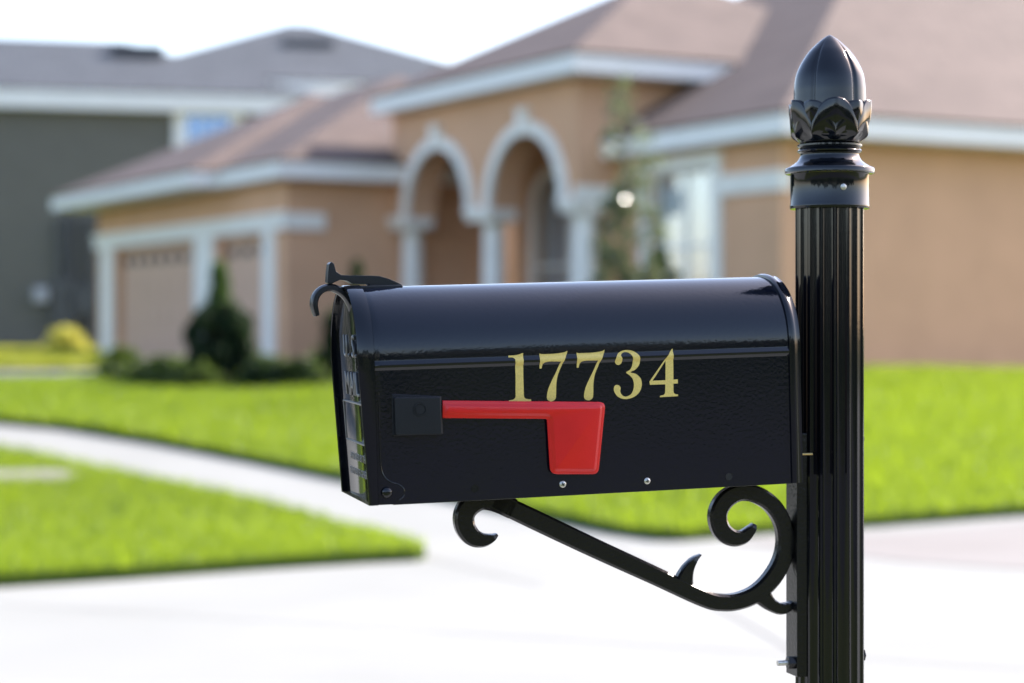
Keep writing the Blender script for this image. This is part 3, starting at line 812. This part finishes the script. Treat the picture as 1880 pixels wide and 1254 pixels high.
for (pa, pb_, yy, zz) in ((205, 300, 83, 101), (520, 610, 72, 92)):
    k = 3.2 if pa < 300 else 7.0
    a_, b_ = gpt(pa, k), gpt(pb_, k); zz0, zz1 = gzz(zz, a_, k), gzz(yy, a_, k)
    mb = MB(); mb.box((b_, k-.25, zz0), (a_, k+.5, zz1), T=TG); mb.build('roof_vent', M['vent'], grey)
for pxx, z_lo, z_hi in ((113, 400, 600), (135, 395, 560), (165, 400, 640)):
    a_ = gpt(pxx, .3); mb = MB(); mb.tube([TG((a_, .25, gzz(z_hi, a_, .3))), TG((a_, .25, gzz(z_lo, a_, .3)))], .10, 8)
    mb.build('downpipe', M['siding_dark'], grey, smooth=True)
a_ = gpt(75, .2)
mb = MB(); mb.box((a_-.17, .12, gzz(555, a_, .2)), (a_+.17, .369, gzz(528, a_, .2)), T=TG); mb.build('meter_box', M['meter'], grey, bevel=.03)
for (pxx, y0, y1, w) in ((118, 515, 600, .28), (150, 525, 580, .35)):
    a_ = gpt(pxx, .2); mb = MB(); mb.box((a_-w, .08, gzz(y1, a_, .2)), (a_+w, .14, gzz(y0, a_, .2)), T=TG); mb.build('utility_panel', M['siding_dark'], grey, bevel=.02)

# ================================================================== GROUND
def sheet(name, mname, xs, ys, z=0.0):
    vs = [(x, y, gz(y)+z) for y in ys for x in xs]; nx = len(xs)
    fs = [(j*nx+i, j*nx+i+1, (j+1)*nx+i+1, (j+1)*nx+i) for j in range(len(ys)-1) for i in range(nx-1)]
    mb = MB(); mb.add(vs, fs)
    return tag(mb.build(name, M[mname], recalc=False), kind='structure')
ys = [-600, -60, -20, -8, -4, 0, 3, 6, 9, 12, 12.5]+[12.5+i*.5 for i in range(1, 23)]+[26, 30, 40, 60, 120, 900]
sheet('ground', 'meadow', [-900, -60, -20, -8, 0, 8, 20, 60, 900], ys, -.05)
def pavement(name, mname, poly, z, thick=None, kind='structure'):
    """polygon in plan, cut along y so that it follows the ground"""
    bm = bmesh.new(); vv = [bm.verts.new((x, y, 0)) for x, y in poly]; bm.faces.new(vv)
    bmesh.ops.triangulate(bm, faces=bm.faces[:])
    for y in [12.5+i*.5 for i in range(0, 23)]:
        bmesh.ops.bisect_plane(bm, geom=bm.verts[:]+bm.edges[:]+bm.faces[:], plane_co=(0, y, 0), plane_no=(0, 1, 0))
    if thick:
        ex = bmesh.ops.extrude_face_region(bm, geom=bm.faces[:])
        top = set(e for e in ex['geom'] if isinstance(e, bmesh.types.BMVert))
        for v in bm.verts: v.co.z = gz(v.co.y)+(z if v in top else z-thick)
    else:
        for v in bm.verts: v.co.z = gz(v.co.y)+z
    bmesh.ops.recalc_face_normals(bm, faces=bm.faces)
    if not thick and bm.faces and sum(f.normal.z for f in bm.faces) < 0: bmesh.ops.reverse_faces(bm, faces=bm.faces[:])
    me = bpy.data.meshes.new(name); bm.to_mesh(me); bm.free(); me.materials.append(M[mname])
    o = bpy.data.objects.new(name, me); COL.objects.link(o); tag(o, kind=kind); return o
GP = ground_at
pavement('street', 'conc', [(-40, 1.2), (40, 1.2), (40, 16.0), (0, 19), (-12, 21), (-40, 22)], -.01)
sheet('verge', 'meadow', [-30, -8, 0, 8, 30], [-4.5, -2, 0, 1.2], -.004)
sheet('road', 'asphalt', [-90, 0, 90], [-13, -8, -4.5], -.004)
# expansion joints in the slab
def strip(name, mname, p, q, w, z):
    d = (Vector(q)-Vector(p)).normalized(); n_ = Vector((-d.y, d.x))*w/2
    P, Q = Vector(p), Vector(q)
    return pavement(name, mname, [tuple(P+n_), tuple(P-n_), tuple(Q-n_), tuple(Q+n_)], z)
for a_, b_ in (((0, 1105), (1880, 1225)), ((640, 985), (1000, 1075)), ((1130, 1002), (1560, 1250))):
    strip('slab_joint', 'joint', GP(*a_), GP(*b_), .012, -.006)
g0, g1, g2 = GP(1240, 992), GP(1590, 966), GP(2300, 920)
pavement('gutter', 'pink', [(g0[0]+.3, g0[1]-.05), (g0[0]+1.2, g0[1]-1.1), (g1[0]+.6, g1[1]-2.2), (14, 10.6), (16, 15.2), g2], -.005)

lawnA = [GP(*p) for p in ((-700, 1120), (0, 1075), (250, 1060), (500, 1042), (700, 1030), (765, 1027), (782, 1023), (775, 1014), (700, 991), (560, 953), (420, 920), (280, 890), (150, 864), (0, 836), (-500, 760))]
lawnB_front = [GP(*p) for p in ((-700, 735), (-300, 752), (0, 777), (120, 788), (300, 817), (450, 846), (620, 880), (800, 912), (950, 942), (1080, 968), (1150, 982), (1210, 990), (1260, 991), (1320, 986), (1450, 976), (1590, 966), (1880, 945), (2600, 905))]
lawnB = lawnB_front+[(14, 23.2), (3.8, 23.7), (0.4, 25.0), (-2.6, 25.8), GP(250, 702), GP(185, 699), GP(0, 705), GP(-700, 715)]
pavement('lawn', 'turf', lawnA, .05, .10)
pavement('lawn', 'turf', lawnB, .05, .10)
pavement('driveway', 'paver', [GP(-900, 712), GP(0, 703), GP(185, 698), GP(300, 690), tuple((WC+hp_(9.5, bg-.05, 0)).xy), tuple((WC+hp_(18, bg-.05, 0)).xy), GP(-900, 690)], .004)
lawnC = [GP(-700, 684), GP(0, 680), GP(175, 679), GP(190, 668), (-9, 48), (-40, 46)]
pavement('lawn', 'turf', lawnC, .05, .10)
pavement('flower_bed', 'soil', [GP(180, 700), GP(190, 684), (WC+hp_(GA0+.6, bg-.3, 0)).xy[:], (WC+hp_(GA0-.05, bg-.3, 0)).xy[:], (WC+hp_(GA0-.05, pb-.05, 0)).xy[:], (WC+hp_(PA0, pb-.1, 0)).xy[:], (WC+hp_(0, -.1, 0)).xy[:], (3.6, 23.0), (0.4, 24.3), (-2.6, 25.0), GP(300, 722), GP(240, 716)], .06)
pavement('stepping_stone', 'pink', [GP(-60, 878), GP(120, 876), GP(148, 886), GP(120, 899), GP(-60, 900)], .066)

def inside(poly, X, Y):
    c = np.zeros(len(X), bool); n = len(poly)
    for i in range(n):
        x0, y0 = poly[i]; x1, y1 = poly[(i+1) % n]
        if y0 == y1: continue
        m = ((y0 > Y) != (y1 > Y)) & (X < (x1-x0)*(Y-y0)/(y1-y0)+x0); c ^= m
    return c
def np_mesh(name, V, Fq, m, smooth=False):
    me = bpy.data.meshes.new(name); k = Fq.shape[1]
    me.vertices.add(len(V)); me.vertices.foreach_set('co', V.astype(np.float32).ravel())
    me.loops.add(Fq.size); me.loops.foreach_set('vertex_index', Fq.astype(np.int32).ravel())
    me.polygons.add(len(Fq)); me.polygons.foreach_set('loop_start', np.arange(0, Fq.size, k, dtype=np.int32))
    me.update(calc_edges=True); me.validate(); me.materials.append(m)
    return me
def grass(poly, dens, bbox, hmin, hmax, wid, excl=None):
    x0, x1, y0, y1 = bbox; n = int((x1-x0)*(y1-y0)*dens)
    X = RNG.uniform(x0, x1, n); Y = RNG.uniform(y0, y1, n)
    k = inside(poly, X, Y)
    k &= np.abs(X) < Y*.29+.4
    if excl is not None: k &= ~inside(excl, X, Y)
    X, Y = X[k], Y[k]; n = len(X)
    Z = .73*np.clip((Y-12.5)/11, 0, 1)+.045
    a = RNG.uniform(0, 2*PI, n); h = RNG.uniform(hmin, hmax, n)*(1+.25*np.sin(X*2.1+Y)*np.sin(Y*1.7)); w = wid*RNG.uniform(.6, 1.4, n)
    la = RNG.uniform(0, 2*PI, n); lean = RNG.uniform(.1, .8, n)*h
    ca, sa = np.cos(a)*w, np.sin(a)*w
    A = np.stack([X-ca, Y-sa, Z], 1); B = np.stack([X+ca, Y+sa, Z], 1)
    C = np.stack([X+ca*.6+np.cos(la)*lean*.4, Y+sa*.6+np.sin(la)*lean*.4, Z+h*.6], 1); Dm = np.stack([X-ca*.6+np.cos(la)*lean*.4, Y-sa*.6+np.sin(la)*lean*.4, Z+h*.6], 1)
    T = np.stack([X+np.cos(la)*lean, Y+np.sin(la)*lean, Z+h], 1)
    V = np.stack([A, B, C, Dm, T], 1).reshape(-1, 3)
    i = np.arange(n)*5
    tri = np.concatenate([np.stack([i, i+1, i+2], 1), np.stack([i, i+2, i+3], 1), np.stack([i+3, i+2, i+4], 1)])
    return V, tri
step = [GP(-60, 883), GP(112, 881), GP(132, 886), GP(112, 893), GP(-60, 894)]
for poly, dens, bbox, hh, wd, ex in ((lawnA, 2600, (-5, .2, 9, 17), (.035, .085), .0035, step), (lawnB, 1500, (-8, 8, 11.5, 26), (.035, .095), .0055, None), (lawnC, 350, (-14, -4, 24, 48), (.05, .10), .015, None)):
    V, T = grass(poly, dens, bbox, *hh, wd, ex)
    me = np_mesh('grass', V, T, M['blade_sunlit' if poly is lawnC else 'blade']); o = bpy.data.objects.new('grass', me); COL.objects.link(o); tag(o, 'short green grass blades growing over the lawns', 'grass', kind='stuff')

# ================================================================== PLANTS
def leaf_cloud(P, size, flat=0.0, aspect=.55):
    """one bent leaf (two triangles folded along the rib) per point"""
    n = len(P); d = RNG.normal(size=(n, 3)); d[:, 2] += .35; d /= np.linalg.norm(d, axis=1)[:, None]
    r = RNG.normal(size=(n, 3)); e = np.cross(d, r); e /= np.linalg.norm(e, axis=1)[:, None]; nn = np.cross(d, e)
    s = size*RNG.uniform(.6, 1.35, n)[:, None]
    A = P; B = P+d*s*.5+e*s*aspect*.5+nn*s*.05; C = P+d*s; D = P+d*s*.5-e*s*aspect*.5+nn*s*.05
    V = np.stack([A, B, C, D], 1).reshape(-1, 3); i = np.arange(n)*4
    return V, np.concatenate([np.stack([i, i+1, i+2], 1), np.stack([i, i+2, i+3], 1)])
def plant(name, loc, label, cat, clumps, per, size, m, stems, group=None, aspect=.55, trunk_name='stem', crown='foliage', stem_r=.012):
    """clumps: (x, y, z, rx, rz) relative to loc"""
    root = empty(name, loc, label, cat, group)
    pts = []
    for (x, y, z, rx, rz) in clumps:
        k = per(x, y, z) if callable(per) else per
        u = RNG.normal(size=(k, 3)); u /= np.linalg.norm(u, axis=1)[:, None]; rr = RNG.uniform(.25, 1.05, k)[:, None]
        pts.append(np.array([x, y, z])+u*rr*np.array([rx, rx, rz]))
    P = np.concatenate(pts); V, T = leaf_cloud(P, size, aspect=aspect)
    me = np_mesh(crown, V, T, m); o = bpy.data.objects.new(crown, me); link(o, root)
    mb = MB()
    for st_ in stems: mb.tube(st_[0], st_[1], 8)
    mb.build(trunk_name, M['bark'], root, smooth=True)
    return root
def at(px, py_base):
    x, y = GP(px, py_base); return Vector((x, y, gz(y)))
hedge = empty('hedge', (0, -16, 0), 'unseen long dark hedge added behind the viewer to darken the reflection in the mailbox side', 'hedge')  # unseen, added so the mailbox side has something dark to reflect
hedge2 = empty('hedge', (-8.9, 15.5, gz(15.5)), 'unseen dark green hedge added left of the lawns to darken the reflection in the mailbox door', 'hedge')  # also out of view, added to darken what the door mirrors
n_ = 30000; Pp = np.stack([RNG.uniform(-4.5, 4.3, n_), RNG.uniform(-.5, .5, n_), RNG.uniform(0, 1, n_)**.7*2.4], 1)
Pp[:, 1] -= Pp[:, 0]*.25
V, T = leaf_cloud(Pp, .12); link(bpy.data.objects.new('foliage', np_mesh('foliage', V, T, M['conif'])), hedge2)
mb = MB()
for k in range(8): mb.tube([(-3.5+k, .9-.25*k, -.25), (-3.5+k, .9-.25*k, 1), (-3.4+k, .9-.25*k, 1.9)], [.05, .04, .02], 6)
mb.build('stem', M['bark'], hedge2)['kind'] = 'stuff'
n_ = 60000; Pp = np.stack([RNG.uniform(-40, 40, n_), RNG.uniform(-.7, .7, n_), RNG.uniform(0, 1, n_)**.7*3.4], 1)
Pp[:, 2] *= 1+.25*np.sin(Pp[:, 0]*.7)+.12*np.sin(Pp[:, 0]*2.3)
V, T = leaf_cloud(Pp, .22); link(bpy.data.objects.new('foliage', np_mesh('foliage', V, T, M['conif'])), hedge)
mb = MB()
for k in range(27): mb.tube([(-39+3*k, 0, -.05), (-39+3*k+.1, .05, 1), (-39+3*k-.1, 0, 1.9)], [.06, .04, .02], 6)
mb.build('stem', M['bark'], hedge)['kind'] = 'stuff'
# clipped conifer in front of the garage
b0 = at(402, 712); sc_ = b0.y/F
hC = (712-485)*sc_
cl = []; 
for k in range(230):
    t = random.random()
    if t < .66: r = .345*math.sqrt(max(.06, 1-abs((t-.31)/.37)**3.4))
    else: r = .07*(1-(t-.66)/.34)+.03
    a = random.uniform(0, 2*PI); rr = r*random.uniform(.45, 1)
    s_ = random.uniform(.06, .11)*(1 if t < .66 else .8)
    cl.append((rr*math.cos(a), rr*math.sin(a), .06+t*(hC-.10), s_, s_*1.25))
low = [c for c in cl if c[2] < hC*.66]; top = [c for c in cl if c[2] >= hC*.60]
con = plant('conifer_shrub', b0, 'dark green egg-shaped conifer with a narrow pale top in front of the garage', 'conifer', low, 300, .042, M['conif'],
            [([(0, 0, 0), (0, 0, hC*.5), (0, 0, hC*.95)], [.03, .02, .005])], trunk_name='trunk')
pts = []
for (x, y, z, rx, rz) in top:
    u = RNG.normal(size=(110, 3)); u /= np.linalg.norm(u, axis=1)[:, None]; pts.append(np.array([x, y, z])+u*RNG.uniform(.2, 1, 110)[:, None]*np.array([rx, rx, rz]))
V, T = leaf_cloud(np.concatenate(pts), .036); link(bpy.data.objects.new('young_shoots', np_mesh('young_shoots', V, T, M['coniftop'])), con)

def bush(px, pyb, wpx, hpx, m, size, label, name='shrub', cat='shrub', nclump=24, per=150, group=None, depth=None):
    b = at(px, pyb); s = b.y/F; w = wpx*s/2; h = hpx*s; cl = []
    for k in range(nclump):
        t = random.random(); a = random.uniform(0, 2*PI); r = w*math.sqrt(max(0.02, 1-(t*.95)**2))*random.uniform(.1, .85); q_ = min(w, h)*random.uniform(.16, .30)
        cl.append((r*math.cos(a), r*math.sin(a)*.8, q_*.7+t*(h-q_*1.6), q_, q_))
    st = [([(0, 0, -.02), (x*.5, y*.5, z*.5), (x, y, z)], [.014, .009, .004]) for x, y, z, _, _ in cl[:7]]
    return plant(name, b, label, cat, cl, per, size, m, st, group)
G_ = 'low shrubs in the bed before the garage'
bush(225, 704, 80, 62, M['hedge2'], .07, 'low leafy shrub with pale tips at the left corner of the garage front', group=G_, nclump=34)
bush(285, 712, 120, 56, M['hedge2'], .06, 'low spreading shrub just left of the egg-shaped conifer', group=G_, nclump=34)
bush(340, 716, 70, 50, M['hedge'], .05, 'small low shrub touching the foot of the egg-shaped conifer on its left', group=G_, nclump=30)
bush(488, 720, 120, 66, M['hedge'], .06, 'low dark shrub just right of the egg-shaped conifer', group=G_, nclump=36)
bush(556, 720, 125, 60, M['hedge2'], .06, 'wider dark shrub between the conifer and the mailbox door', group=G_, nclump=40)
bush(612, 718, 75, 150, M['hedge'], .06, 'tall dark shrub just behind the mailbox door, against the garage side wall', group=G_, nclump=46)
bush(120, 652, 78, 42, M['yellow'], .15, 'bright yellow-green shrub on the lawn before the grey house', cat='shrub', nclump=40)
gcp = [GP(*p) for p in ((182, 702), (196, 690), (330, 690), (520, 692), (640, 694), (640, 724), (520, 722), (330, 722), (240, 716))]
xs_ = np.array([p[0] for p in gcp]); ys_ = np.array([p[1] for p in gcp]); n_ = 26000
X_ = RNG.uniform(xs_.min(), xs_.max(), n_); Y_ = RNG.uniform(ys_.min(), ys_.max(), n_); k_ = inside(gcp, X_, Y_)
X_, Y_ = X_[k_], Y_[k_]
Pp = np.stack([X_, Y_, .73*np.clip((Y_-12.5)/11, 0, 1)+RNG.uniform(0, 1, len(X_))*(.19+.10*np.sin(X_*5)*np.sin(Y_*3+1)+.05*np.sin(X_*11))], 1)
V, T = leaf_cloud(Pp, .075); o = bpy.data.objects.new('ground_cover', np_mesh('ground_cover', V, T, M['hedge2'])); COL.objects.link(o)
tag(o, 'low mixed leafy ground cover filling the bed before the garage', 'ground cover', kind='stuff')
# slim shrub whose tip shows above the mailbox latch
bush(655, 705, 34, 232, M['hedge'], .05, 'slim upright shrub whose tip shows above the mailbox latch', nclump=40, per=90)
bush(1215, 712, 92, 258, M['hedge'], .06, 'dark rounded shrub under the wing window beside the slim tree', nclump=60, per=170)
# slim broadleaf tree in front of the portico
bT = at(1150, 722); s = bT.y/F; hT = (722-150)*s
def tp(px, py): return ((px-1150)*s, random.uniform(-.18, .18), (722-py)*s)
cl = []
spine = [(1150, 160), (1142, 190), (1158, 215), (1135, 235), (1165, 250), (1150, 280), (1175, 300), (1150, 320), (1185, 335), (1160, 355), (1135, 380), (1175, 385), (1205, 400), (1120, 415), (1150, 430), (1185, 430), (1115, 455), (1150, 470), (1135, 495), (1165, 510), (1115, 520), (1145, 545), (1160, 580), (1130, 590), (1150, 630), (1125, 640)]
stems = [([(0, 0, -.02), (.02, 0, hT*.35), (-.02, .01, hT*.7), (0, 0, hT*.98)], [.035, .026, .016, .005])]
for (a, b) in spine:
    c_ = tp(a+random.uniform(-20, 20), b+random.uniform(-5, 5)); r = random.uniform(.11, .20)
    cl.append((*c_, r, r*1.1))
    z0_ = max(.2, c_[2]-.25)
    stems.append(([(0, 0, z0_), (c_[0]*.6, c_[1]*.6, z0_+.12), c_], [.010, .007, .003]))
for k in range(22):
    c_ = tp(random.uniform(1105, 1215), random.uniform(300, 560)); cl.append((*c_, .10, .10))
plant('young_tree', bT, 'slim young tree with glossy leaves in front of the portico and wing window', 'tree', cl, (lambda x, y, z: 62 if z < hT*.50 else 40), .075, M['leaf'], stems, trunk_name='trunk', crown='crown', aspect=.6)

# ================================================================== LIGHT, SKY, CAMERA
AZ, ELV = math.radians(58), math.radians(38)       # sun behind the houses, to the right
w = bpy.data.worlds.new('World'); sc.world = w; w.use_nodes = True
nt = w.node_tree; bgd = nt.nodes['Background']
sky = nt.nodes.new('ShaderNodeTexSky'); sky.sky_type = 'NISHITA'; sky.sun_disc = False
sky.sun_elevation = ELV; sky.sun_rotation = AZ; sky.altitude = 10; sky.air_density = 1.0; sky.dust_density = 1.8; sky.ozone_density = 5.0
tint = nt.nodes.new('ShaderNodeVectorMath'); tint.operation = 'MULTIPLY'; tint.inputs[1].default_value = (1.22, 1.0, .87)
nt.links.new(sky.outputs[0], tint.inputs[0]); nt.links.new(tint.outputs[0], bgd.inputs['Color']); bgd.inputs['Strength'].default_value = .15
sl = bpy.data.lights.new('sun', 'SUN'); sl.energy = 2.9; sl.angle = math.radians(.5); sl.color = (1, .93, .84)
so = bpy.data.objects.new('sun', sl); COL.objects.link(so)
sd = Vector((math.sin(AZ)*math.cos(ELV), math.cos(AZ)*math.cos(ELV), math.sin(ELV)))
so.rotation_euler = sd.to_track_quat('Z', 'Y').to_euler(); so.location = sd*50

cd = bpy.data.cameras.new('camera'); co = bpy.data.objects.new('camera', cd); COL.objects.link(co)
co.location = CAM; co.rotation_euler = (math.radians(90), 0, 0)
cd.sensor_width = 36; cd.lens = 36*F/1880
cd.shift_y = -(627-HZ)/1880.0
cd.clip_start = .05; cd.clip_end = 3000
cd.dof.use_dof = True; cd.dof.focus_distance = 2.24; cd.dof.aperture_fstop = cd.lens/21
sc.camera = co
sc.view_settings.view_transform = 'Standard'; sc.view_settings.look = 'None'
sc.view_settings.exposure = 1.8; sc.view_settings.gamma = 1
cy = sc.cycles
cy.use_denoising = True; cy.max_bounces = 8; cy.transparent_max_bounces = 12; cy.sample_clamp_indirect = 6
